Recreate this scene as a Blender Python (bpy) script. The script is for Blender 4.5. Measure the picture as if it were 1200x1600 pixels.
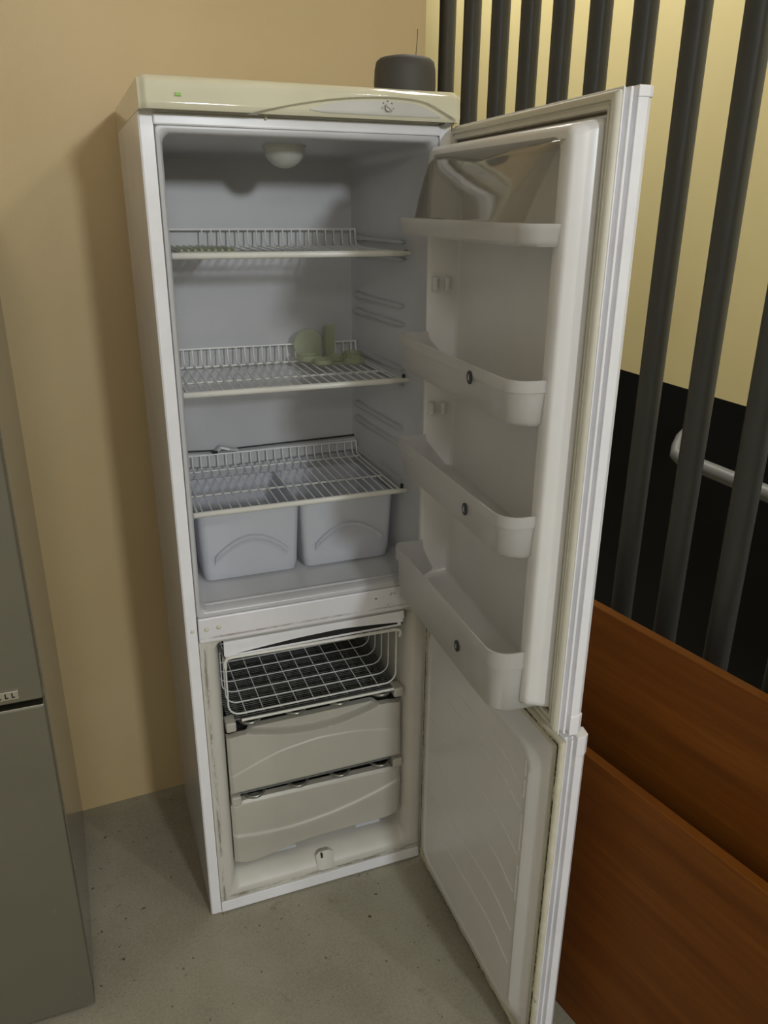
import bpy, bmesh, math, random
from mathutils import Vector, Euler
random.seed(7)
scene = bpy.context.scene
COL = scene.collection
for o in list(bpy.data.objects): bpy.data.objects.remove(o)

# ---------------------------------------------------------------- camera
cam_d = bpy.data.cameras.new('camera'); cam = bpy.data.objects.new('camera', cam_d); COL.objects.link(cam)
cam.location = (-0.1496, -1.5842, 1.7001)
cam.rotation_euler = Euler((1.2034, -.0077, -.3662), 'XYZ')
cam_d.sensor_fit = 'HORIZONTAL'; cam_d.sensor_width = 36.0
cam_d.lens = 36.0 * 1245.14 / 1200.0
cam_d.clip_start = .02
scene.camera = cam

# ---------------------------------------------------------------- world, lamps, exposure
w = bpy.data.worlds.new('world'); scene.world = w; w.use_nodes = True
w.node_tree.nodes['Background'].inputs[0].default_value = (.9, .95, 1, 1)
w.node_tree.nodes['Background'].inputs[1].default_value = .02
def lamp(name, loc, target, size, power, color, shape='DISK', size_y=None):
    d = bpy.data.lights.new(name, 'AREA'); d.shape = shape; d.size = size
    if size_y: d.size_y = size_y
    d.energy = power; d.color = color
    o = bpy.data.objects.new(name, d); COL.objects.link(o); o.location = loc
    o.rotation_euler = (Vector(target) - Vector(loc)).to_track_quat('-Z', 'Y').to_euler()
    if size_y:   # tube: keep its long axis along the corridor
        o.rotation_euler = (0, -math.atan2(target[0]-loc[0], loc[2]-target[2]), 0)
    return o
lamp('hall_lamp_far', (.95, -5.0, 2.72), (.3, 0, 1.2), .38, 61, (.89, .95, 1.0))
lamp('hall_lamp_near', (1.22, -2.0, 2.9), (.2, .3, 1.0), .17, 23, (.98, .97, 1.0))
lamp('fill_light_left', (-.7, -5.4, 3.2), (-.2, .3, .9), .7, 21, (1.0, .98, .97))  # added soft fill, not a known lamp; lifts the dark wall beside the refrigerator
lamp('corridor_lamp', (1.22, 1.2, 3.5), (1.55, 1.2, 2.3), .2, 44, (1.0, .97, .90), 'RECTANGLE', 2.4)
scene.view_settings.view_transform = 'Standard'
scene.view_settings.look = 'None'
scene.view_settings.exposure = 0.20
scene.view_settings.gamma = 1.0
scene.view_settings.use_curve_mapping = False

# ---------------------------------------------------------------- materials
def srgb(r, g, b):
    f = lambda c: (c/255/12.92 if c/255 <= .04045 else ((c/255+.055)/1.055)**2.4)
    return (f(r), f(g), f(b), 1)
class NT:
    def __init__(s, name):
        s.m = bpy.data.materials.new(name); s.m.use_nodes = True; s.t = s.m.node_tree
        s.b = s.t.nodes['Principled BSDF']
    def n(s, typ, **kw):
        x = s.t.nodes.new(typ)
        for k, v in kw.items(): setattr(x, k, v)
        return x
    def l(s, a, b): s.t.links.new(a, b)
    def pos(s): return s.n('ShaderNodeNewGeometry').outputs['Position']
    def noise(s, scale, detail=4, rough=.6, vec=None, stretch=None):
        v = vec or s.pos()
        if stretch:
            mp = s.n('ShaderNodeMapping'); mp.inputs['Scale'].default_value = stretch; s.l(v, mp.inputs['Vector']); v = mp.outputs[0]
        x = s.n('ShaderNodeTexNoise'); x.inputs['Scale'].default_value = scale
        x.inputs['Detail'].default_value = detail; x.inputs['Roughness'].default_value = rough
        s.l(v, x.inputs['Vector']); return x.outputs['Fac']
    def ramp(s, fac, p0, p1, c0=(0, 0, 0, 1), c1=(1, 1, 1, 1)):
        r = s.n('ShaderNodeValToRGB'); e = r.color_ramp.elements
        e[0].position = p0; e[1].position = p1; e[0].color = c0; e[1].color = c1
        s.l(fac, r.inputs[0]); return r.outputs[0]
    def mix(s, fac, a, b):
        x = s.n('ShaderNodeMix', data_type='RGBA')
        for i, v in ((0, fac), (6, a), (7, b)):
            if isinstance(v, (tuple, float, int)): x.inputs[i].default_value = v
            else: s.l(v, x.inputs[i])
        return x.outputs[2]
    def math(s, op, a, b=None, c=None):
        x = s.n('ShaderNodeMath', operation=op)
        for i, v in enumerate((a, b, c)):
            if v is None: continue
            if isinstance(v, (float, int)): x.inputs[i].default_value = v
            else: s.l(v, x.inputs[i])
        return x.outputs[0]
    def xyz(s):
        x = s.n('ShaderNodeSeparateXYZ'); s.l(s.pos(), x.inputs[0]); return x.outputs
    def band(s, v, c, wd):   # 1 inside |v-c|<wd, soft
        d = s.math('ABSOLUTE', s.math('SUBTRACT', v, c))
        return s.ramp(d, wd*.5, wd, (1, 1, 1, 1), (0, 0, 0, 1))
    def bump(s, h, strength, dist=.002):
        b = s.n('ShaderNodeBump'); b.inputs['Strength'].default_value = strength; b.inputs['Distance'].default_value = dist
        s.l(h, b.inputs['Height']); s.l(b.outputs[0], s.b.inputs['Normal'])
    def col(s, c):
        if isinstance(c, tuple): s.b.inputs['Base Color'].default_value = c
        else: s.l(c, s.b.inputs['Base Color'])
    def set(s, **kw):
        for k, v in kw.items(): s.b.inputs[k.replace('_', ' ')].default_value = v
M = {}
def plain(key, c, rough=.4, metal=0, var=.06, scale=9, spec=.5, bump=0, **kw):
    t = NT(key); f = t.noise(scale, 5)
    d = tuple(x*(1-var) for x in c[:3]) + (1,); e = tuple(min(1, x*(1+var*.6)) for x in c[:3]) + (1,)
    t.col(t.ramp(f, .3, .7, d, e)); t.set(Roughness=rough, Metallic=metal, Specular_IOR_Level=spec, **kw)
    if bump: t.bump(t.noise(bump, 3), .15, .001)
    M[key] = t.m; return t
plain('case_white', srgb(238, 237, 240), .22)
plain('cap_cream', srgb(214, 209, 184), .07, var=.03)
plain('panel_grey', srgb(192, 190, 181), .38, var=.03)
plain('liner_white', srgb(192, 192, 194), .3, var=.03)
plain('door_liner', srgb(222, 220, 218), .28, var=.03)
plain('drawer_white', srgb(182, 178, 166), .36, var=.03)
plain('wire_white', srgb(226, 226, 222), .35)
plain('rod_cream', srgb(224, 222, 214), .35)
plain('plug_cream', srgb(214, 214, 190), .4)
plain('dark_plastic', srgb(46, 46, 48), .4)
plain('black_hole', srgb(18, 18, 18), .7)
plain('evap_metal', srgb(150, 150, 142), .3, metal=.8)
plain('evap_wire', srgb(80, 80, 75), .5)
plain('pot_grey', srgb(72, 69, 64), .62, bump=300)
plain('bar_grey', srgb(62, 63, 62), .42, scale=14)
plain('pipe_grey', srgb(108, 108, 104), .4)
plain('chrome', srgb(215, 214, 208), .18, metal=1)
plain('appliance_front', srgb(110, 106, 91), .4, metal=.3, scale=5)
plain('appliance_side', srgb(128, 124, 116), .16, metal=.25, scale=5)
plain('appliance_gap', srgb(25, 25, 24), .6)
plain('sticker_green', srgb(150, 195, 90), .5)
plain('rust', srgb(88, 40, 24), .8)
# frosted plastics
def frosted(key, c, tr, rough, diff=.35):
    # milky thin-walled plastic: part clear, part diffusing light through, part surface gloss
    t = plain(key, c, rough, var=.03)
    tp = t.n('ShaderNodeBsdfTransparent'); tl_ = t.n('ShaderNodeBsdfTranslucent'); tl_.inputs[0].default_value = c
    a = t.n('ShaderNodeMixShader'); a.inputs[0].default_value = diff; t.l(t.b.outputs[0], a.inputs[1]); t.l(tl_.outputs[0], a.inputs[2])
    b = t.n('ShaderNodeMixShader'); b.inputs[0].default_value = tr; t.l(a.outputs[0], b.inputs[1]); t.l(tp.outputs[0], b.inputs[2])
    t.l(b.outputs[0], t.t.nodes['Material Output'].inputs[0])
frosted('bin_plastic', srgb(222, 220, 217), .38, .3)
frosted('crisper_plastic', srgb(232, 234, 240), .22, .32)
frosted('green_plastic', srgb(204, 208, 178), .5, .25)
frosted('lamp_plastic', srgb(235, 235, 230), .1, .2)
# clear lid: thin clear plastic
t = NT('clear_plastic'); tr = t.n('ShaderNodeBsdfTransparent'); tr.inputs[0].default_value = (.90, .885, .85, 1)
gl = t.n('ShaderNodeBsdfGlossy'); gl.inputs['Roughness'].default_value = .07
fr = t.n('ShaderNodeLayerWeight'); fr.inputs[0].default_value = .5
mx = t.n('ShaderNodeMixShader'); t.l(t.math('ADD', t.math('MULTIPLY', t.math('POWER', fr.outputs['Facing'], 4.0), .5), .05), mx.inputs[0]); t.l(tr.outputs[0], mx.inputs[1]); t.l(gl.outputs[0], mx.inputs[2])
t.l(mx.outputs[0], t.t.nodes['Material Output'].inputs[0]); M['clear_plastic'] = t.m
# gasket with mildew along the fold
t = NT('gasket'); f = t.noise(9, 5, .7); g = t.noise(90, 3, .7)
mk = t.math('MULTIPLY', t.ramp(f, .60, .68), t.ramp(g, .45, .58))
t.col(t.mix(mk, t.ramp(t.noise(25, 3), .3, .7, srgb(196, 190, 166), srgb(214, 209, 188)), srgb(62, 58, 42))); t.set(Roughness=.5); M['gasket'] = t.m
plain('gasket_clean', srgb(206, 202, 186), .45, var=.05); plain('groove', srgb(96, 88, 70), .7, var=.1)
t = NT('mildew'); f = t.noise(14, 5, .8); g = t.noise(70, 4, .8)
mk = t.math('MULTIPLY', t.ramp(f, .40, .50), t.ramp(g, .36, .50))
t.col(t.mix(mk, srgb(190, 182, 156), srgb(48, 42, 30))); t.set(Roughness=.7); M['mildew'] = t.m
# freezer frame: rubbed dirty line where the gasket seats
t = NT('freezer_frame'); X, Y, Z = t.xyz()
base = t.ramp(t.noise(6, 4), .3, .7, srgb(196, 193, 183), srgb(206, 203, 194))
lx = t.math('MULTIPLY', t.band(X, .0365, .0045), t.ramp(t.noise(34, 5, .8, stretch=(1.8, 1, .28)), .48, .58))
lz = t.math('MULTIPLY', t.band(Z, .046, .006), t.ramp(t.noise(26, 5, .8, stretch=(.3, 1, 1.6)), .46, .58))
lt = t.math('MULTIPLY', t.band(Z, .797, .004), t.ramp(t.noise(26, 5, .8, stretch=(.3, 1, 1.6)), .44, .56))
mk = t.math('MAXIMUM', t.math('MAXIMUM', lx, lz), lt)
fr2 = t.math('LESS_THAN', Y, .004)
t.col(t.mix(t.math('MULTIPLY', t.math('MULTIPLY', mk, fr2), .8), base, srgb(92, 76, 56))); t.set(Roughness=.4); M['freezer_frame'] = t.m
# divider with chipped rusty spots
t = NT('divider_paint'); X, Y, Z = t.xyz()
base = t.ramp(t.noise(6, 4), .3, .7, srgb(220, 218, 222), srgb(228, 226, 229))
ch = t.math('MULTIPLY', t.math('MULTIPLY', t.ramp(t.noise(75, 2, .5), .66, .69), t.ramp(X, .40, .44)), t.band(Z, .825, .02))
ln = t.math('MULTIPLY', t.band(Z, .8035, .0022), t.ramp(t.noise(22, 5, .8, stretch=(.35, 1, 1)), .42, .58))
t.col(t.mix(t.math('MULTIPLY', ln, .75), t.mix(ch, base, srgb(80, 52, 52)), srgb(118, 84, 76))); t.set(Roughness=.35); M['divider_paint'] = t.m
# walls
def wallmat(key, c0, c1, streak=None):
    t = NT(key); f = t.noise(1.6, 4, .55); b = t.ramp(f, .3, .7, c0, c1)
    if streak:
        s = t.ramp(t.noise(5, 3, .5, stretch=(1, 1, .06)), .35, .7)
        b = t.mix(t.math('MULTIPLY', s, .22), b, streak)
    t.col(b); t.set(Roughness=.55); t.bump(t.noise(160, 3), .12, .002); M[key] = t.m; return t
wallmat('wall_tan', srgb(198, 172, 126), srgb(204, 180, 136), srgb(184, 166, 116))
wallmat('wall_plain', srgb(186, 183, 174), srgb(194, 191, 182))
wallmat('ceiling_paint', srgb(200, 196, 188), srgb(208, 204, 196))
t = NT('wall_two_tone'); X, Y, Z = t.xyz()
up = t.ramp(t.noise(2, 4), .3, .7, srgb(226, 210, 152), srgb(231, 216, 160))
dn = t.ramp(t.noise(5, 5), .3, .7, srgb(12, 12, 11), srgb(17, 17, 15))
dn = t.mix(t.ramp(t.noise(7, 3), .74, .77), dn, srgb(92, 88, 68))
t.col(t.mix(t.math('LESS_THAN', Z, 1.148), up, dn)); t.set(Roughness=.6, Specular_IOR_Level=.2); t.bump(t.noise(120, 3), .1, .002); M['wall_two_tone'] = t.m
# concrete
t = NT('concrete'); f = t.noise(3.0, 6, .6); b = t.ramp(f, .3, .72, srgb(134, 128, 110), srgb(166, 161, 142))
b = t.mix(t.math('MULTIPLY', t.ramp(t.noise(120, 4, .8), .38, .68), .4), b, srgb(182, 176, 156))
b = t.mix(t.math('MULTIPLY', t.ramp(t.noise(210, 3, .7), .52, .68), .4), b, srgb(108, 102, 86))
b = t.mix(t.ramp(t.noise(52, 2, .5), .70, .74), b, srgb(78, 72, 58))
b = t.mix(t.math('MULTIPLY', t.ramp(t.noise(38, 3, .6), .66, .75), .6), b, srgb(100, 94, 78))
b = t.mix(t.ramp(t.noise(9, 6, .7), .63, .74), b, srgb(122, 116, 98))
t.col(b); t.set(Roughness=.62); t.bump(t.noise(140, 5, .7), .35, .003); M['concrete'] = t.m
# wood laminate, grain along y
t = NT('wood_laminate'); f = t.noise(3.2, 6, .62, stretch=(1, .35, 7)); g = t.noise(40, 4, .6, stretch=(1, .05, 6))
b = t.ramp(f, .28, .75, srgb(102, 55, 14), srgb(140, 84, 27)); b = t.mix(t.math('MULTIPLY', t.ramp(g, .35, .7), .3), b, srgb(98, 52, 14))
t.col(b); t.set(Roughness=.5, Specular_IOR_Level=.2); M['wood_laminate'] = t.m

# ---------------------------------------------------------------- mesh builder
class MB:
    def __init__(s, tf=None): s.v = []; s.f = []; s.mi = []; s.tf = tf; s.cur = 0
    def add(s, vs, fs):
        k = len(s.v); s.v += [tuple(v) for v in vs]; s.f += [tuple(i+k for i in f) for f in fs]; s.mi += [s.cur]*len(fs)
    def box(s, x0, x1, y0, y1, z0, z1):
        s.add([(x, y, z) for z in (z0, z1) for y in (y0, y1) for x in (x0, x1)],
              [(0, 2, 3, 1), (4, 5, 7, 6), (0, 1, 5, 4), (2, 6, 7, 3), (0, 4, 6, 2), (1, 3, 7, 5)])
    def loft(s, loops, cap0=False, cap1=False, closed=True):
        n = len(loops[0]); vs = [p for L in loops for p in L]; fs = []
        for i in range(len(loops)-1):
            for j in range(n if closed else n-1):
                a = i*n+j; b = i*n+(j+1) % n; fs.append((a, b, b+n, a+n))
        if cap0: fs.append(tuple(range(n-1, -1, -1)))
        if cap1: fs.append(tuple(range((len(loops)-1)*n, len(loops)*n)))
        s.add(vs, fs)
    def tube(s, pts, r, n=8, caps=True):
        pts = [Vector(p) for p in pts]; loops = []; up = None
        for i, p in enumerate(pts):
            if i == 0: d = pts[1]-p
            elif i == len(pts)-1: d = p-pts[i-1]
            else: d = (pts[i+1]-p).normalized()+(p-pts[i-1]).normalized()
            d.normalize()
            if up is None:
                up = Vector((0, 0, 1)) if abs(d.z) < .9 else Vector((1, 0, 0))
            a = d.cross(up)
            if a.length < 1e-4: a = d.cross(Vector((.3, 1, .2)))
            a.normalize(); b = d.cross(a).normalized(); up = -b if (-b).dot(up) > 0 else b
            loops.append([p+a*r*math.cos(2*math.pi*k/n)+b*r*math.sin(2*math.pi*k/n) for k in range(n)])
        s.loft(loops, caps, caps)
    def lathe(s, prof, c, n=32, axis='z'):
        loops = []
        for r, h in prof:
            L = []
            for k in range(n):
                a = 2*math.pi*k/n; u, v = r*math.cos(a), r*math.sin(a)
                L.append((c[0]+u, c[1]+v, c[2]+h) if axis == 'z' else (c[0]+u, c[1]+h, c[2]+v))
            loops.append(L)
        s.loft(loops, True, True)
    def panel(s, x0, x1, zb, zt, yf, thick, nx=60, nz=24):
        """front panel: outline zb(x)..zt(x), front height y = yf(x,z), flat back"""
        def P(i, j, back):
            x = x0+(x1-x0)*i/nx; b, t_ = zb(x), zt(x); z = b+(t_-b)*j/nz
            return (x, yf(x, z)+thick if back else yf(x, z), z)
        n = nz+1; fr = [P(i, j, 0) for i in range(nx+1) for j in range(n)]; bk = [P(i, j, 1) for i in range(nx+1) for j in range(n)]
        k = len(fr); fs = []
        for i in range(nx):
            for j in range(nz):
                a = i*n+j; fs.append((a, a+n, a+n+1, a+1)); fs.append((k+a, k+a+1, k+a+n+1, k+a+n))
        for i in range(nx):
            a = i*n; fs.append((a, a+k, a+n+k, a+n)); a = i*n+nz; fs.append((a, a+n, a+n+k, a+k))
        for j in range(nz):
            fs.append((j, j+1, j+1+k, j+k)); a = nx*n+j; fs.append((a, a+k, a+1+k, a+1))
        s.add(fr+bk, fs)
    def build(s, name, mat, parent=None, smooth=None, bevel=0, seg=2, normals=True, origin=None):
        vs = [s.tf(*v) for v in s.v] if s.tf else s.v
        wo = Vector(origin) if origin is not None else Vector((0, 0, 0))
        pw = WORLD.get(parent.name, Vector((0, 0, 0))) if parent else Vector((0, 0, 0))
        if origin is None:
            wo = sum((Vector(v) for v in vs), Vector())/len(vs) if not parent else pw.copy()
        me = bpy.data.meshes.new(name); me.from_pydata([tuple(Vector(v)-wo) for v in vs], [], s.f)
        mats = mat if isinstance(mat, (list, tuple)) else [mat]
        for m in mats: me.materials.append(M[m])
        if len(mats) > 1: me.polygons.foreach_set('material_index', s.mi)
        if normals:
            bm = bmesh.new(); bm.from_mesh(me); bmesh.ops.recalc_face_normals(bm, faces=bm.faces); bm.to_mesh(me); bm.free()
        o = bpy.data.objects.new(name, me); COL.objects.link(o)
        if bevel:
            b = o.modifiers.new('bevel', 'BEVEL'); b.width = bevel; b.segments = seg; b.limit_method = 'ANGLE'; b.angle_limit = math.radians(40)
        if smooth:
            me.shade_smooth()
            try: me.set_sharp_from_angle(angle=math.radians(smooth))
            except Exception: pass
        if parent: o.parent = parent
        o.location = wo-pw; WORLD[o.name] = wo
        return o
WORLD = {}
def empty(name, loc, label, cat, group=None):
    o = bpy.data.objects.new(name, None); COL.objects.link(o); o.location = loc; o.empty_display_size = .1
    WORLD[o.name] = Vector(loc); return tag(o, label, cat, group)
def tag(o, label, cat, group=None):
    o['label'] = label; o['category'] = cat
    if group: o['group'] = group
    return o
def struct(o, label=None):
    o['kind'] = 'structure'
    if label: o['label'] = label
    return o
def bx(name, d, mat, parent=None, bevel=0, tf=None, **kw):
    m = MB(tf); m.box(*d); return m.build(name, mat, parent, bevel=bevel, **kw)
def rrect(x0, x1, z0, z1, r, n=6):
    """rounded rectangle as (x,z) pairs"""
    out = []
    for cx, cz, a0 in ((x1-r, z1-r, 0), (x0+r, z1-r, 90), (x0+r, z0+r, 180), (x1-r, z0+r, 270)):
        for k in range(n+1):
            a = math.radians(a0+90*k/n); out.append((cx+r*math.cos(a), cz+r*math.sin(a)))
    return out
def lerp(a, b, t): return a+(b-a)*t
def curve(pts):
    """piecewise smooth interpolation z(x) through points"""
    def f(x):
        if x <= pts[0][0]: return pts[0][1]
        for (x0, z0), (x1, z1) in zip(pts, pts[1:]):
            if x <= x1:
                u = (x-x0)/(x1-x0); return lerp(z0, z1, u)
        return pts[-1][1]
    def g(x):   # light smoothing
        h = (pts[-1][0]-pts[0][0])/40
        return sum(f(x+k*h) for k in (-2, -1, 0, 1, 2))/5
    return g
def sstep(a, b, x):
    u = max(0, min(1, (x-a)/(b-a))); return u*u*(3-2*u)

# ---------------------------------------------------------------- room
XR, YB, ZC, XL, YF = 1.70, .545, 3.6, -1.6, -6.2
struct(bx('floor', (XL-.1, XR+.1, YF-.1, 4.1, -.1, 0), 'concrete'), 'grey speckled concrete floor')
# back wall, very slightly turned as in the photo
def tback(x, y, z): return (x, y+.05*(x-.3), z)
struct(bx('wall_back', (XL-.1, .787, YB, YB+.12, 0, ZC), 'wall_tan', tf=tback), 'tan painted wall behind the white refrigerator')
struct(bx('wall_right', (XR, XR+.1, YF, 4.1, 0, ZC), 'wall_two_tone'), 'cream wall with black painted lower part beyond the bars')
struct(bx('wall_left', (XL-.1, XL, YF, YB-.12, 0, ZC), 'wall_plain'))
struct(bx('wall_front', (XL-.1, XR, YF-.1, YF, 0, ZC), 'wall_plain'))
struct(bx('wall_far', (.6, XR+.1, 4.0, 4.1, 0, ZC), 'wall_plain'))
struct(bx('ceiling', (XL-.1, XR+.1, YF-.1, 4.1, ZC, ZC+.1), 'ceiling_paint'))

# ================================================================ white refrigerator
FR = empty('refrigerator', (.3, .24, 0), 'tall white fridge-freezer with both doors open in the corner', 'refrigerator')
W, D, HB, HC = .6, .49, 1.851, .0525
# casing: outer sheet-metal shell with open front
m = MB()
def ring(x0, x1, z0, z1, y, r=.003): return [(x, y, z) for x, z in rrect(x0, x1, z0, z1, r, 2)]
m.loft([ring(.004, W-.004, .004, HB, D), ring(0, W, .0, HB, D-.004), ring(0, W, 0, HB, .003), ring(.003, W-.003, .003, HB-.001, 0),
        ring(.025, W-.025, .005, HB-.003, 0), ring(.026, W-.026, .006, HB-.004, .02)], cap0=True)
case = m.build('casing', 'case_white', FR, smooth=35)
# fresh-food liner
m = MB()
L = lambda x0, x1, z0, z1, y, r: [(x, y, z) for x, z in rrect(x0, x1, z0, z1, r, 6)]
m.loft([L(.0255, .5745, .852, 1.83, .006, .004), L(.0275, .5725, .8545, 1.828, -.002, .008), L(.0335, .5665, .862, 1.821, -.0035, .012), L(.0375, .5625, .868, 1.8165, .001, .016),
        L(.0395, .5605, .8705, 1.814, .02, .018), L(.056, .544, .871, 1.806, .405, .03), L(.066, .534, .881, 1.796, .4285, .03), L(.070, .530, .885, 1.792, .4288, .028), L(.078, .522, .893, 1.784, .4288, .024)], cap1=True)
liner = m.build('fridge_liner', 'liner_white', FR, smooth=50)
# front ledge on the cavity floor
m = MB(); m.panel(.043, .557, lambda x: .868, lambda x: .8745, lambda x, z: .022+.002*((z-.87)/.02), .004, 8, 4)
m.build('floor_ledge', 'liner_white', liner, smooth=50)
# evaporator plate edge + gutter along the rear wall
m = MB(); m.loft([[(.062, .424, 1.107), (.062, .412, 1.104), (.062, .410, 1.07), (.062, .424, 1.062)],
                  [(.16, .424, 1.101), (.16, .412, 1.098), (.16, .410, 1.064), (.16, .424, 1.058)],
                  [(.538, .424, 1.108), (.538, .412, 1.105), (.538, .410, 1.075), (.538, .424, 1.066)]], True, True)
m.build('rear_gutter', 'liner_white', liner, bevel=.002)
m = MB(); m.tube([(.062, .423, 1.109), (.16, .423, 1.104), (.538, .423, 1.111)], .0022, 6); m.build('gutter_seam', 'dark_plastic', liner)
m = MB()
cr = [(.150, .412, 1.100), (.168, .405, 1.118), (.190, .404, 1.112), (.215, .412, 1.104)]
m.loft([[(x, y, z), (x, y+.012, z+.002), (x+.004, y+.01, z-.012), (x+.002, y-.002, z-.006)] for x, y, z in cr], True, True)
m.build('seal_tab', ['liner_white'], liner)
m = MB(); m.box(.147, .160, .403, .41, 1.0985, 1.107); m.build('seal_hole', 'black_hole', liner)
# shelf runners moulded into both side walls
def wx(y, side):   # inner wall x at depth y
    u = (y-.02)/.385; return lerp(.5605, .544, u) if side > 0 else lerp(.0395, .056, u)
for side in (1, -1):
    for z in (1.625, 1.588, 1.487, 1.447, 1.346, 1.308, 1.205, 1.165, 1.078, 1.040):
        m = MB(); e = .009*-side
        ys = (.115, .135, .34, .37, .405, .42)
        hs = (.001, .006, .006, .009, .009, .002)
        m.loft([[(wx(y, side)+.004*side, y, z-h), (wx(y, side)+e, y, z-h*.6), (wx(y, side)+e, y, z+h*.6), (wx(y, side)+.004*side, y, z+h)] for y, h in zip(ys, hs)], True, True)
        m.build('shelf_runner', 'liner_white', liner, smooth=30)
    for z in (1.604, 1.330, 1.062):
        m = MB(); m.box(*sorted((wx(.12, side)-.006*side, wx(.12, side)+.002*side)), .112, .118, z-.007, z+.005); m.build('runner_stop', 'dark_plastic', liner, bevel=.001)
# interior lamp dome
m = MB(); prof = [(.042*math.cos(a), -.038*math.sin(a)) for a in [i*math.pi/2/8 for i in range(9)]]
prof[-1] = (.0005, prof[-1][1]); m.lathe([(.044, .008), (.044, 0)]+prof, (.297, .15, 1.807), 28)
m.build('lamp_dome', 'lamp_plastic', FR, smooth=50)
# strip between cavity and top
m = MB(); m.box(.0245, .5755, -.005, .012, 1.8285, 1.8475); m.build('top_fascia', 'case_white', FR, bevel=.003)
m = MB(); m.box(.222, .226, -.012, .006, 1.843, 1.852); m.build('switch_pin', 'plug_cream', FR, bevel=.001)
# divider between compartments
m = MB(); m.box(.0275, .5725, -.006, .02, .7925, .853); dv = m.build('divider', 'divider_paint', FR, bevel=.003)
for x, z, r, y in ((.0445, .826, .0052, -.006), (.0715, .8275, .0055, -.006)):
    m = MB(); m.lathe([(r, .001), (r, -.001), (r*.75, -.0032), (.0005, -.004)], (x, y, z), 16, 'y'); m.build('plug', 'plug_cream', dv, smooth=60)
m = MB(); m.lathe([(.0042, .001), (.0042, -.001), (.003, -.0026), (.0005, -.003)], (.0145, 0, .823), 14, 'y'); m.build('plug', 'plug_cream', case, smooth=60)

# top cap with swoosh and control panel
yfr = -.048
sw = curve([(0, 1.80), (.195, 1.851), (.215, 1.8555), (.28, 1.870), (.36, 1.882), (.44, 1.8875), (.51, 1.886), (.545, 1.878), (.566, 1.864), (.58, 1.8525), (.6, 1.846)])
def capy(x, z):
    e = min(x, W-x); y = yfr
    y += .010*(1-sstep(0, .014, e))                       # rounded ends
    v = (z-HB)/HC; y += .12*(z-HB)
    y += .016*(max(0, v-.72)/.28)**2.2                    # top roll
    y += .004*(max(0, .18-v)/.18)**1.5                    # lower roll
    y += .0085*(1-sstep(-.0024, .0006, z-sw(x)))*sstep(.18, .21, x)*(1-sstep(.578, .59, x))
    return y
m = MB(); nx, nz = 240, 48
def capP(i, j):
    x = W*i/nx; z = HB-.001+(HC+.001)*j/nz
    e = min(x, W-x); zt = HC-.006*(1-sstep(0, .012, e))
    z = HB-.001+(zt+.001)*j/nz
    return (x, capy(x, z), z)
fr_ = [capP(i, j) for i in range(nx+1) for j in range(nz+1)]; n = nz+1
fs = [(i*n+j, (i+1)*n+j, (i+1)*n+j+1, i*n+j+1) for i in range(nx) for j in range(nz)]
base = len(fr_)
bk = [(W*i/nx, D+.005, HB-.001) for i in range(nx+1)]+[(W*i/nx, D+.005, fr_[i*n+nz][2]) for i in range(nx+1)]
for i in range(nx):
    fs.append((i*n+nz, (i+1)*n+nz, base+nx+1+i+1, base+nx+1+i)); fs.append((i*n, base+i, base+i+1, (i+1)*n)); fs.append((base+i, base+nx+1+i, base+nx+2+i, base+i+1))
fs.append(tuple([j for j in range(n)]+[base+nx+1, base])); fs.append(tuple([nx*n+j for j in range(n-1, -1, -1)]+[base+nx, base+2*nx+1]))
m.add(fr_+bk, fs); cap = m.build('top_cap', 'cap_cream', FR, smooth=42)
# control panel lens
lt = curve([(.30, 1.8605), (.315, 1.868), (.34, 1.8735), (.38, 1.8785), (.44, 1.8815), (.505, 1.879), (.535, 1.871), (.553, 1.860), (.559, 1.8565)])
lb = lambda x: min(lt(x)-.0005, 1.8565+.0035*(1-sstep(.298, .33, x)))
m = MB(); m.panel(.299, .558, lb, lt, lambda x, z: capy(x, z)-.0018, .004, 60, 6); ctl = m.build('control_panel', 'panel_grey', cap, smooth=30)
# thermostat knob with pointer
kx, kz = .449, 1.8695; ky = capy(kx, kz)-.002
m = MB(); m.lathe([(.0085, .001), (.0085, -.0005), (.007, -.001)], (kx, ky, kz), 24, 'y')
m.lathe([(.0068, 0), (.0064, -.007), (.0005, -.0072)], (kx, ky, kz), 24, 'y')
a = math.radians(35)
m.tube([(kx-.008*math.cos(a), ky-.008, kz+.008*math.sin(a)), (kx+.008*math.cos(a), ky-.008, kz-.008*math.sin(a))], .0022, 6)
m.build('thermostat_knob', 'panel_grey', cap, smooth=40)
m = MB()
for k in range(7):
    b = math.radians(-50+280*k/6); m.box(kx+.0115*math.cos(b)-.0009, kx+.0115*math.cos(b)+.0009, ky-.0004, ky+.003, kz+.0115*math.sin(b)-.0009, kz+.0115*math.sin(b)+.0009)
m.build('dial_marks', 'dark_plastic', cap)
m = MB(); m.box(.060, .070, yfr-.0006, yfr+.002, 1.8705, 1.8755); m.build('sticker', 'sticker_green', cap)

# ---------------------------------------------------------------- freezer
m = MB(); F_ = lambda x0, x1, z0, z1, y, r: [(x, y, z) for x, z in rrect(x0, x1, z0, z1, r, 5)]
m.loft([F_(.0255, .5745, .0365, .7925, .006, .002), F_(.0265, .5735, .0375, .792, -.0015, .003), F_(.050, .550, .058, .789, -.0015, .006), F_(.060, .540, .066, .785, .004, .02), F_(.070, .530, .090, .780, .028, .012),
        F_(.074, .526, .098, .778, .05, .01), F_(.078, .522, .105, .775, .40, .01), F_(.088, .512, .115, .765, .40, .008)], cap1=True)
fzl = m.build('freezer_liner', 'freezer_frame', FR, smooth=40)
bx('kick_strip', (.0265, .5735, -.003, .02, .003, .0355), 'case_white', FR, bevel=.002)
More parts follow.
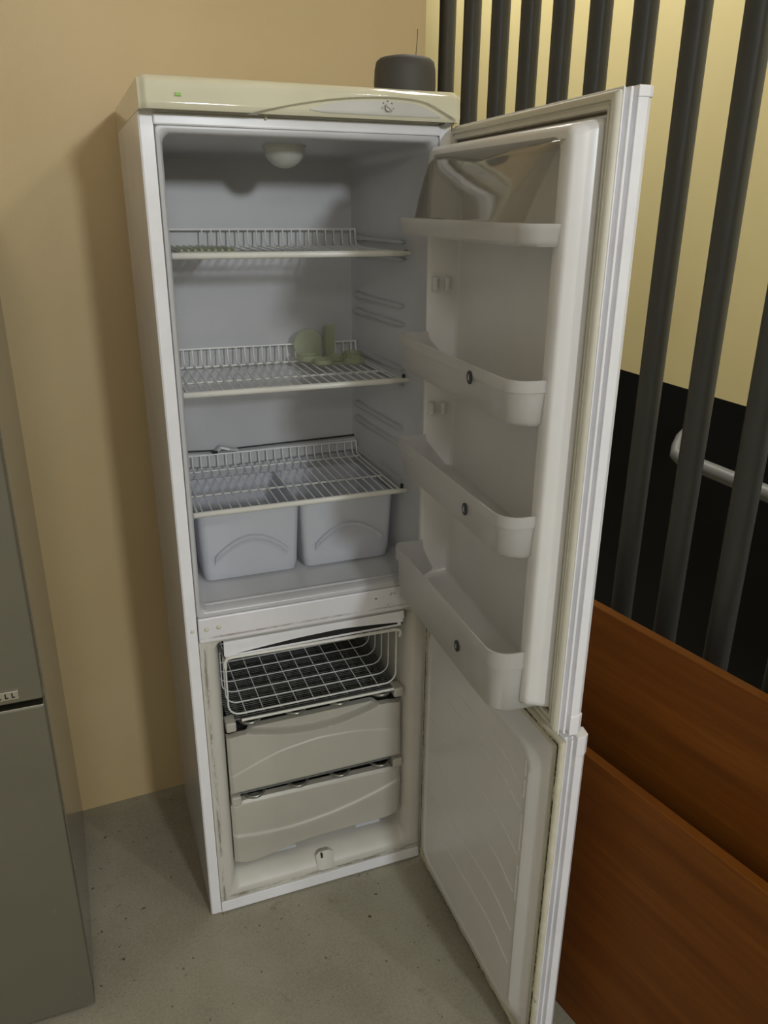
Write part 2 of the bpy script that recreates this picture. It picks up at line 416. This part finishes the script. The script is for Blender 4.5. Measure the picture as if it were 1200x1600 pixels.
# drain spout at the lower lip
m = MB(); m.loft([[(.282, -.004, .058), (.282, .012, .09), (.282, .02, .088), (.282, .006, .054)], [(.292, -.010, .056), (.292, .012, .098), (.292, .022, .096), (.292, .004, .052)],
                  [(.318, -.010, .056), (.318, .012, .098), (.318, .022, .096), (.318, .004, .052)], [(.328, -.004, .058), (.328, .012, .09), (.328, .02, .088), (.328, .006, .054)]], True, True)
sp = m.build('drain_spout', 'freezer_frame', FR, smooth=35)
m = MB(); m.box(.294, .299, .003, .012, .084, .096); m.build('spout_slot', 'dark_plastic', sp)
# upper flap panel of the freezer
gap = curve([(.08, .7425), (.13, .747), (.25, .757), (.36, .761), (.47, .753), (.515, .748)])
m = MB(); m.panel(.081, .518, gap, lambda x: .781, lambda x, z: .003+.004*(1-sstep(.75, .781, z)), .008, 50, 8)
fl = m.build('freezer_flap', 'case_white', FR, smooth=35)
m = MB(); m.box(.083, .512, .014, .024, .734, .7465); m.build('flap_rail', 'case_white', fl, bevel=.003)
m = MB()
for k in range(3): m.box(.505+.004*k, .513+.004*k, .006, .02, .741+.008*k, .752+.01*k)
m.build('flap_hook', 'case_white', fl, bevel=.001)
m = MB(); m.box(.08, .52, .012, .016, .742, .765); m.build('flap_gap_shade', 'black_hole', fl)  # black strip stands in for the shade in the open gap below the flap
# wire basket
m = MB(); zb_, zt_ = .572, .722
for k in range(8):
    y = .022+.048*k; x0, x1 = .084+.002*(k > 0), .507-.002*(k > 0); r = .028; p = [(x0, y, zt_)]
    for q in range(6):
        a = math.radians(180+90*q/5); p.append((x0+r+r*math.cos(a), y, zb_+r+r*math.sin(a)))
    for q in range(6):
        a = math.radians(270+90*q/5); p.append((x1-r+r*math.cos(a), y, zb_+r+r*math.sin(a)))
    p.append((x1, y, zt_)); m.tube(p, .0017 if k else .0024, 6)
for k in range(9):
    x = .125+.042*k; m.tube([(x, .02, zb_-.002), (x, .36, zb_-.002), (x, .366, zb_+.10)], .0012, 6)
for x in (.084, .507): m.tube([(x, .022, zt_), (x, .36, zt_)], .003, 6)
m.tube([(.084, .366, zb_+.1), (.507, .366, zb_+.1)], .002, 6)
bk_ = m.build('wire_basket', 'wire_white', FR, smooth=60)
m = MB(); m.tube([(.083, .018, .705), (.083, .016, .722), (.088, .014, .731), (.1, .013, .7335), (.5, .013, .7275), (.511, .014, .7245), (.516, .016, .715), (.514, .018, .704)], .0042, 8)
m.build('basket_rim', 'rod_cream', bk_, smooth=60)
# tube-and-wire evaporator shelves with protruding tube bends
def evaporator(z, front_rail):
    m = MB(); m.tube([(.085, .03, z), (.515, .03, z)], .003, 6)
    for k in range(44): m.tube([(.082, .032+.0078*k, z), (.516, .032+.0078*k, z)], .0013, 5, False)
    ev = m.build('evaporator_shelf', 'evap_wire', FR)
    m = MB()
    for k in range(4):
        cx = .135+.112*k; r = .026
        p = [(cx-r, .36, z-.008), (cx-r, .045, z-.008)]+[(cx-r*math.cos(b), .045-.03*math.sin(b), z-.008) for b in [math.pi*i/10 for i in range(1, 10)]]+[(cx+r, .045, z-.008), (cx+r, .36, z-.008)]
        m.tube(p, .0045, 8)
    m.build('coolant_tube', 'evap_metal', ev, smooth=60)
    for x0, x1 in ((.074, .098), (.500, .526)):
        m = MB(); m.box(x0, x1, .012, .05, z-.022, z+.004); m.build('corner_bracket', 'drawer_white', ev, bevel=.004)
    if front_rail:
        m = MB(); m.tube([(.112, .016, z+.005), (.5, .016, z+.003)], .0036, 8); m.build('front_rail', 'rod_cream', ev, smooth=60)
evaporator(.552, True); evaporator(.334, False)
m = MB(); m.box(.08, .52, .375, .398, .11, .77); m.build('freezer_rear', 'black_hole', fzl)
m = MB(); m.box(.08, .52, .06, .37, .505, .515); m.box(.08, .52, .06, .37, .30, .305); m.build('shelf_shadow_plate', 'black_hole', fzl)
# drawers
top1 = curve([(.074, .508), (.085, .516), (.12, .514), (.5, .516), (.512, .515), (.522, .506)])
bot1 = lambda x: .346
sc1 = curve([(.10, .530), (.115, .513), (.15, .505), (.22, .488), (.29, .482), (.36, .486), (.42, .499), (.46, .511), (.49, .53)])
sw1 = curve([(.07, .395), (.12, .418), (.20, .447), (.30, .461), (.40, .455), (.53, .430)])
def y1(x, z):
    y = .016+.024*sstep(-.001, .007, z-sc1(x))*sstep(.11, .135, x)*(1-sstep(.455, .47, x))
    y -= .0028*(1-sstep(-.0025, .0012, z-sw1(x)))
    e = min(x-.074, .522-x, z-.346); y += .006*(1-sstep(0, .008, e)); return y
m = MB(); m.panel(.074, .522, bot1, top1, y1, .018, 200, 110); d1 = m.build('drawer', 'drawer_white', FR, smooth=40)
bx('drawer_tub', (.085, .512, .035, .36, .36, .49), 'drawer_white', d1, bevel=.006)
top2 = curve([(.072, .306), (.08, .316), (.1, .319), (.5, .311), (.515, .309), (.523, .300)])
bot2 = curve([(.072, .142), (.076, .127), (.088, .119), (.12, .1185), (.17, .127), (.22, .140), (.27, .147), (.36, .1475), (.44, .1485), (.50, .1475), (.515, .155), (.523, .167)])
sw2 = curve([(.07, .222), (.10, .2165), (.17, .208), (.24, .208), (.32, .217), (.40, .233), (.47, .254), (.53, .276)])
def y2(x, z):
    y = .016-.005*(1-sstep(-.006, .004, z-sw2(x)))+.004*sstep(.0, .06, sw2(x)-z)
    e = min(x-.072, .523-x, top2(x)-z, (z-bot2(x))*1.5); y += .006*(1-sstep(0, .009, e)); return y
m = MB(); m.panel(.072, .523, bot2, top2, y2, .018, 120, 60); d2 = m.build('drawer', 'drawer_white', FR, smooth=40)
bx('drawer_tub', (.085, .512, .035, .36, .155, .29), 'drawer_white', d2, bevel=.006)
for q in ((.17, .235, .03, .036, .118, .127), (.40, .47, .03, .036, .128, .138)): bx('tray_edge', q, 'crisper_plastic', d2, bevel=.002)

# ---------------------------------------------------------------- wire shelves
def shelf(z, skip=0, cup=.040):
    m = MB(); x0, x1, yf_, yb = .062, .532, .082, .395
    n = 22
    for k in range(n):
        x = lerp(x0+.006, x1-.012, k/(n-1)); xb = lerp(.066, .534, (x-x0)/(x1-x0))
        p = [(x, yf_, z+.002), (xb, yb-.012, z+.002)]
        if k >= skip: p += [(xb, yb-.003, z+.006), (xb, yb+.003, z+.016), (xb, yb+.006, z+cup)]
        m.tube(p, .0017, 6)
    m.tube([(.060, yb+.006, z+cup), (.536, yb+.006, z+cup)], .0021, 6)
    m.tube([(.060, yb-.012, z-.001), (.538, yb-.012, z-.001)], .0021, 6)
    m.tube([(.060, .205, z-.0025), (.540, .205, z-.0025)], .0026, 6)
    for x, s in ((x0-.005, -1), (x1+.004, 1)):
        m.tube([(x, yf_, z), (lerp(x, .3, -.00), .36, z), (x, yb, z+.004), (x-.002*s, yb+.006, z+cup)], .0024, 6)
    sh = m.build('wire_shelf', 'wire_white', FR, smooth=60)
    m = MB(); m.loft([[(x, .078+.0058*math.cos(q)*r, z-.0005+.0068*math.sin(q)*r) for q in [i*math.pi/6 for i in range(12)]] for x, r in ((.0465, .6), (.048, 1), (.50, 1), (.53, .9), (.5505, .55))], True, True)
    m.build('front_rail', 'rod_cream', sh, smooth=60)
    return sh
shelf(1.605, skip=4); shelf(1.330); shelf(1.064, cup=.036)

# ---------------------------------------------------------------- crisper drawers under the lowest shelf
def crisper(xa, xb):
    m = MB(); yf_ = .118; yb = .385
    def lp(z, i, f): return [(x, y, z) for x, y in rrect(xa+i, xb-i, yf_+f, yb-i, .018, 5)]
    m.loft([lp(.8735, .022, .020), lp(.878, .010, .010), lp(.90, .006, .006), lp(1.043, 0, 0), lp(1.043, .003, .003), lp(.90, .009, .009), lp(.877, .02, .02)], True, True)
    c = m.build('crisper_drawer', 'crisper_plastic', FR, smooth=40)
    cx = (xa+xb)/2; hw = (xb-xa)/2
    arc = lambda x: .985-.045*((x-cx)/(hw*.72))**2
    m = MB(); m.panel(cx-hw*.72, cx+hw*.72, lambda x: arc(x)-.022, arc, lambda x, z: yf_+.004*(1.043-z)/.14-.001-.010*sstep(arc(x)-.022, arc(x), z), .012, 30, 6)
    m.build('hand_grip', 'crisper_plastic', c, smooth=40)
crisper(.060, .297); crisper(.3005, .534)

# ---------------------------------------------------------------- doors
def door_tf(x0, a):
    sa, ca = math.sin(a), math.cos(a)
    return lambda s, t, z: (x0-s*sa+t*ca, -s*ca-t*sa, z)
UPT = door_tf(.5986, .0824); LOT = door_tf(.5753, .0151)
def slab(name, tf, z0, z1):
    prof = [(.022, .0), (.016, .006), (.016, .040), (.024, .048), (.606, .048), (.620, .0445), (.627, .036), (.627, .0215), (.616, .0205), (.616, .0160), (.6255, .0145), (.6255, .0105), (.614, .0090), (.614, .0040), (.625, .0025), (.625, 0)]
    m = MB(tf); m.loft([[(s, t, z) for s, t in prof] for z in (z0, z1)], True, True)
    return m.build(name, 'case_white', FR, bevel=.0012)
def endcap(tf, z0, z1, parent, drop=0):
    m = MB(tf); pr = [(.600, .0495), (.622, .046), (.6285, .037), (.6285, .0205), (.60, .0205)]
    m.loft([[(s, t, z) for s, t in pr] for z in (z0, z1)], True, True); m.build('end_cap', 'case_white', parent, bevel=.0015)
def gasket(tf, s0, s1, z0, z1, parent, mats):
    m = MB(tf); R = lambda i, t: [(s, t, z) for s, z in rrect(s0+i, s1-i, z0+i, z1-i, .004, 2)]
    m.loft([R(0, .001), R(.0005, -.004), R(.004, -.008), R(.012, -.0085), R(.0135, -.004), R(.015, -.004), R(.0165, -.0075), R(.022, -.007), R(.024, .001)])
    g = m.build('gasket', mats[0], parent, smooth=40)
    m = MB(tf); m.loft([R(.0125, -.0055), R(.0165, -.0055)]); m.build('gasket_fold', mats[1], g)
    m = MB(tf); m.loft([R(.0075, -.0086), R(.0080, -.0091), R(.0112, -.0091), R(.0117, -.0086)]); m.build('gasket_lip', mats[1], g)
    m = MB(tf); m.loft([R(.0235, -.0008), R(.0275, -.0008)]); m.build('gasket_channel', mats[2], g)
# ---- upper door
zu0, zu1 = .848, 1.8455
ud = slab('upper_door', UPT, zu0, zu1)
endcap(UPT, zu1-.012, zu1+.002, ud); endcap(UPT, zu0-.004, zu0+.034, ud)
gasket(UPT, .018, .6235, zu0+.003, zu1-.003, ud, ('gasket_clean', 'gasket_clean', 'groove'))
tl = lambda s: lerp(-.066, -.048, s/.6)
m = MB(UPT)
def U(s0, s1, z0, z1, t, r, raised=False): return [(s, (tl(s)+t if raised else t), z) for s, z in rrect(s0, s1, z0, z1, r, 5)]
m.loft([U(.046, .5955, .880, 1.8125, .0, .010), U(.0465, .595, .881, 1.812, -.006, .012), U(.049, .590, .886, 1.804, .006, .018, True), U(.054, .584, .890, 1.796, 0, .018, True), U(.066, .560, .895, 1.790, 0, .02, True),
        U(.070, .556, .899, 1.786, .006, .02, True), U(.078, .548, .908, 1.778, -.006, .02), U(.084, .542, .914, 1.772, -.002, .02), U(.088, .538, .918, 1.768, -.0016, .02), U(.096, .530, .926, 1.760, -.0016, .018)], cap1=True)
m.build('door_liner', 'door_liner', ud, smooth=45)
# clips on the hinge-side rib that carry the racks
for z in (1.555, 1.30):
    for t_ in (-.052, -.026):
        m = MB(UPT); m.box(.070, .088, t_-.006, t_+.003, z-.014, z+.012); m.build('rack_clip', 'door_liner', ud, bevel=.002)
def tray(zb, zt, tb, s0, s1, th, tf_, rb=.02, rf=.035, mat='bin_plastic', inset=.008, wall=.0028, name='door_rack'):
    """open tray: plan outline from back edge tb to a slightly skewed front"""
    def outline(i, z):
        pts = []; fr_t = lambda s: lerp(th, tf_, (s-s0)/(s1-s0))+i
        a0, a1 = s0+i, s1-i
        pts.append((a0, tb)); 
        for k in range(6):
            a = math.radians(90*k/5); pts.append((a0+rb-rb*math.cos(a), fr_t(a0)+rb-rb*math.sin(a)))
        for k in range(1, 8): 
            s = lerp(a0+rb, a1-rf, k/8); pts.append((s, fr_t(s)))
        for k in range(9):
            a = math.radians(90*k/8); pts.append((a1-rf+rf*math.sin(a), fr_t(a1)+rf-rf*math.cos(a)))
        pts.append((a1, tb))
        return [(s, t, z) for s, t in pts]
    m = MB(UPT)
    h = zt-zb
    m.loft([outline(inset+.006, zb), outline(inset+.001, zb+.006), outline(inset*.55, zb+h*.72), outline(.0005, zb+h*.745), outline(0, zt), outline(wall, zt), outline(wall+.002, zb+h*.74), outline(inset+wall, zb+.008), outline(inset+wall+.004, zb+.0045)], True, True)
    return m.build(name, mat, FR, smooth=42)
def emblem(rack, s, z, t):
    m = MB(UPT)
    def disc(r, tt): return [(s+r*math.cos(2*math.pi*k/20), tt, z+1.08*r*math.sin(2*math.pi*k/20)) for k in range(20)]
    m.loft([disc(.0105, t+.001), disc(.0105, t-.0012), disc(.009, t-.0018)], True, True)
    m.cur = 1
    m.box(s-.0012, s+.0012, t-.0026, t-.0016, z-.004, z+.002); m.box(s-.0012, s+.0012, t-.0026, t-.0016, z+.0032, z+.005)
    m.build('emblem', ['dark_plastic', 'panel_grey'], rack)
r1 = tray(1.385, 1.458, .0015, .066, .577, -.126, -.108); emblem(r1, .43, 1.437, -.1135)
r2 = tray(1.163, 1.240, .0015, .066, .577, -.126, -.108); emblem(r2, .43, 1.205, -.1115)
r3 = tray(.868, .992, .0015, .066, .577, -.128, -.108, mat='bin_plastic'); emblem(r3, .42, .925, -.110)
r0 = tray(1.647, 1.678, .0015, .070, .580, -.128, -.108, rf=.03, inset=.002, name='dairy_shelf')
# clear hinged lid above the dairy shelf
m = MB(UPT)
prof = [(-.052, 1.786), (-.060, 1.783), (-.070, 1.772), (-.082, 1.748), (-.096, 1.715), (-.106, 1.682), (-.108, 1.679)]
loops = []
ss = [.076, .079, .086, .10, .16, .30, .42, .50, .526, .540, .548, .551]
pf = [.0, .45, .8, .95, 1, 1, 1, 1, .96, .82, .5, .0]
def lidp(s, p, q): 
    t_, z_ = q; k = lerp(.35, 1, p); dip = .012*math.exp(-((s-.30)/.10)**2)*max(0, (z_-1.74)/.04)
    u_ = max(0, min(1, (1.786-z_)/.107))
    return (s+((lerp(.024, -.048, u_)*sstep(.35, .5, s)) if s > .35 else lerp(-.010, .02, u_)*(1-sstep(.1, .25, s))), lerp(-.05, t_-.008*(1-s/.6), k), z_-dip)
outer = [[lidp(s, p, q) for q in prof] for s, p in zip(ss, pf)]
inner = [[(a, b+.002, c-.0005) for a, b, c in L_] for L_ in outer]
k = len(prof); vs = [p for L_ in outer for p in L_]+[p for L_ in inner for p in L_]; off = len(ss)*k; fs = []
for i in range(len(ss)-1):
    for j in range(k-1):
        a = i*k+j; fs.append((a, a+1, a+k+1, a+k)); fs.append((off+a, off+a+k, off+a+k+1, off+a+1))
    fs.append((i*k, (i+1)*k, off+(i+1)*k, off+i*k)); fs.append((i*k+k-1, off+i*k+k-1, off+(i+1)*k+k-1, (i+1)*k+k-1))
m.add(vs, fs); m.build('dairy_lid', 'clear_plastic', FR, smooth=50)
# ---- lower door
zl0, zl1 = .022, .830
ld = slab('lower_door', LOT, zl0, zl1)
endcap(LOT, zl1-.036, zl1+.004, ld)
gasket(LOT, .018, .6235, zl0+.003, zl1-.003, ld, ('gasket', 'mildew', 'mildew'))
m = MB(LOT)
V = lambda s0, s1, z0, z1, t, r: [(s, t, z) for s, z in rrect(s0, s1, z0, z1, r, 8)]
m.loft([V(.046, .596, .052, .800, 0, .012), V(.0475, .594, .054, .797, -.004, .02), V(.060, .585, .066, .785, -.008, .04), V(.072, .560, .080, .765, -.022, .045), V(.080, .552, .088, .757, -.0245, .042), V(.088, .546, .096, .749, -.022, .04), V(.090, .544, .098, .747, -.0217, .039), V(.098, .536, .106, .739, -.0217, .036)], cap1=True)
pl = m.build('lower_door_liner', 'door_liner', ld, smooth=35)
for z in (.690, .640, .530, .430, .330, .235):
    m = MB(LOT); m.tube([(.10, -.0215, z), (.42, -.0215, z)]+[(.42+.03*i, -.0215, z-.004*i*i*.6) for i in range(1, 4)]+[(.535, -.0215, z-.028)], .0022, 6); m.build('liner_rib', 'door_liner', ld, smooth=60)
for za, zb in ((.735, .700), (.690, .648), (.61, .52), (.48, .39)):
    m = MB(LOT); m.tube([(.5405, -.022, za), (.5405, -.022, zb)], .0024, 6); m.build('liner_rib', 'door_liner', ld, smooth=60)
# hinge pin between the doors and top hinge
m = MB(); m.box(.560, .590, -.030, -.001, .8335, .845); m.build('middle_hinge', 'case_white', FR, bevel=.002)
m = MB(); m.box(.572, .592, -.030, .0, 1.8465, 1.8505); m.build('top_hinge', 'evap_metal', FR, bevel=.001)

# ================================================================ loose things in / on the refrigerator
m = MB(); cx, cy, cz = .524, .062, HB+HC
m.lathe([(.055, 0), (.0605, .004), (.0612, .02), (.0600, .045), (.0570, .0585), (.050, .0645), (.036, .0675), (.0005, .0685)], (cx, cy, cz), 40)
pot = m.build('pot', 'pot_grey', None, smooth=40, origin=(cx, cy, cz)); tag(pot, 'dark grey rounded pot on top of the white refrigerator at its right end', 'pot')
m = MB(); m.tube([(.546, .062, cz+.062), (.5475, .062, cz+.085), (.549, .062, cz+.10), (.5495, .062, cz+.118)], .0007, 5); m.build('wire', 'dark_plastic', pot)
# pale green egg tray on the middle shelf
m = MB(); z0 = 1.3337
def cup(cx, cy, r, h): m.lathe([(r*.8, 0), (r, h*.3), (r*.96, h), (r*.80, h*1.02), (r*.70, h*.45), (.0005, h*.3)], (cx, cy, z0), 24)
m2 = [(.395, .345, .034, .018), (.455, .330, .030, .016), (.415, .295, .026, .014), (.490, .285, .028, .016), (.505, .340, .024, .02)]
for c in m2: cup(*c)
m.box(.395, .515, .285, .352, z0+.001, z0+.006)
eg = m.build('egg_tray', 'green_plastic', None, smooth=40, origin=(.455, .34, z0)); tag(eg, 'pale green plastic egg tray lying on the middle wire shelf', 'tray')
m = MB(); m.box(.440, .470, .372, .378, z0+.004, z0+.086); m.box(.440, .444, .350, .376, z0+.004, z0+.082); m.build('upright_tab', 'green_plastic', eg, bevel=.001)
m = MB(); m.lathe([(.036, -.003), (.038, 0), (.036, .003)], (.402, .384, z0+.038), 28, 'y'); m.build('round_lid', 'green_plastic', eg, smooth=40)
# ribbed green tray on the top shelf
m = MB(); z0 = 1.6087
m.box(.068, .185, .12, .30, z0, z0+.002)
for k in range(9):
    x = .070+.0135*k; m.box(x, x+.005, .12, .30-.01*max(0, k-5), z0+.002, z0+.0065)
gt = m.build('ribbed_tray', 'green_plastic', None, origin=(.13, .2, z0)); tag(gt, 'flat ribbed green plastic tray on the top wire shelf', 'tray')

# ================================================================ dark appliance at the left
AP = empty('dark_refrigerator', (-.59, .12, 0), 'dark grey metallic refrigerator with chrome strip at the left edge', 'refrigerator')
ta = lambda x, y, z: (x-.012*(y+.165), y, z)
m = MB(ta); m.box(-.887, -.2855, -.118, .455, .018, 1.70); ab = m.build('body', 'appliance_side', AP, bevel=.004)
m = MB(ta); m.box(-.870, -.31, -.09, .44, 0, .02); m.build('plinth', 'appliance_gap', AP)
m = MB(ta); m.box(-.883, -.2895, -.124, -.116, .03, 1.69); m.build('door_seal', 'appliance_gap', AP)
m = MB(ta); m.box(-.889, -.2865, -.165, -.123, .020, .813); dl = m.build('lower_door', 'appliance_front', AP, bevel=.003)
m = MB(ta); m.box(-.889, -.2865, -.165, -.123, .828, 1.70); du = m.build('upper_door', 'appliance_front', AP, bevel=.003)
m = MB(ta); m.box(-.889, -.2872, -.167, -.125, .8128, .817); m.build('chrome_strip', 'chrome', dl, bevel=.001)
m = MB(ta); m.box(-.432, -.326, -.1685, -.164, .838, .8565); bd = m.build('badge', 'chrome', du, bevel=.0015)
m = MB(ta)
for k in range(8):
    x = -.337-.0115*k; m.box(x-.0012, x+.0012, -.1694, -.168, .8425, .8525)
    m.box(x-.0012, x+.0045, -.1694, -.168, .8425, .8445)
m.build('badge_lettering', 'appliance_gap', bd)
for x, z in ((-.335, .305), (-.318, .06)):
    m = MB(ta); m.box(x, x+.003, -.1654, -.164, z, z+.014); m.build('scratch', 'pipe_grey', dl)

# ================================================================ bar partition, handrail, boards
BP = empty('bar_partition', (.93, .2, 0), 'row of vertical round grey steel bars behind the open door', 'bars')
ys = [.746, .592, .436, .290, .150, .008, -.138, -.284, -.428, -.572, -.716, -.86, -1.004, -1.148, -1.292, -1.436, -1.58]
for y in ys:
    m = MB(); m.loft([[(.93+.0235*math.cos(2*math.pi*k/24), y+.0235*math.sin(2*math.pi*k/24), z) for k in range(24)] for z in (.02, 3.57)], True, True)
    m.build('bar', 'bar_grey', BP, smooth=60)
bx('bottom_rail', (.905, .955, -1.64, .80, .0, .03), 'bar_grey', BP, bevel=.003)
bx('top_rail', (.905, .955, -1.64, .80, 3.565, ZC), 'bar_grey', BP, bevel=.003)
HRL = empty('handrail', (1.61, -.3, .95), 'light grey pipe handrail on the black part of the wall behind the bars', 'handrail')
m = MB(); m.tube([(1.699, .43, 1.005), (1.672, .418, .995), (1.640, .395, .975), (1.616, .37, .960), (1.61, .34, .955), (1.61, -.9, .955)], .024, 14); m.build('pipe', 'pipe_grey', HRL, smooth=60)
m = MB(); m.tube([(1.61, -.55, .935), (1.63, -.55, .90), (1.7, -.55, .89)], .008, 8); m.build('rail_bracket', 'pipe_grey', HRL, smooth=60)
def board(label, x_at, y0, y1, z0, z1, th, lean):
    k = -.18; tf = lambda u, v, z: (x_at+k*(u+.54)+v+lean*(z-z0), u, z)
    m = MB(tf); m.box(y0, y1, 0, th, z0, z1)
    b = m.build('wood_board', 'wood_laminate', None, bevel=.002); tag(b, label, 'board', 'wooden boards leaning by the bars'); return b, tf
b1, tf1 = board('lower of two brown wood-grain boards, standing in front beside the open freezer door', .702, -1.12, -.30, .0, .695, .022, -.012)
b2, tf2 = board('taller brown wood-grain board standing behind, against the grey bars', .782, -1.0, -.18, .0, .955, .022, .0)
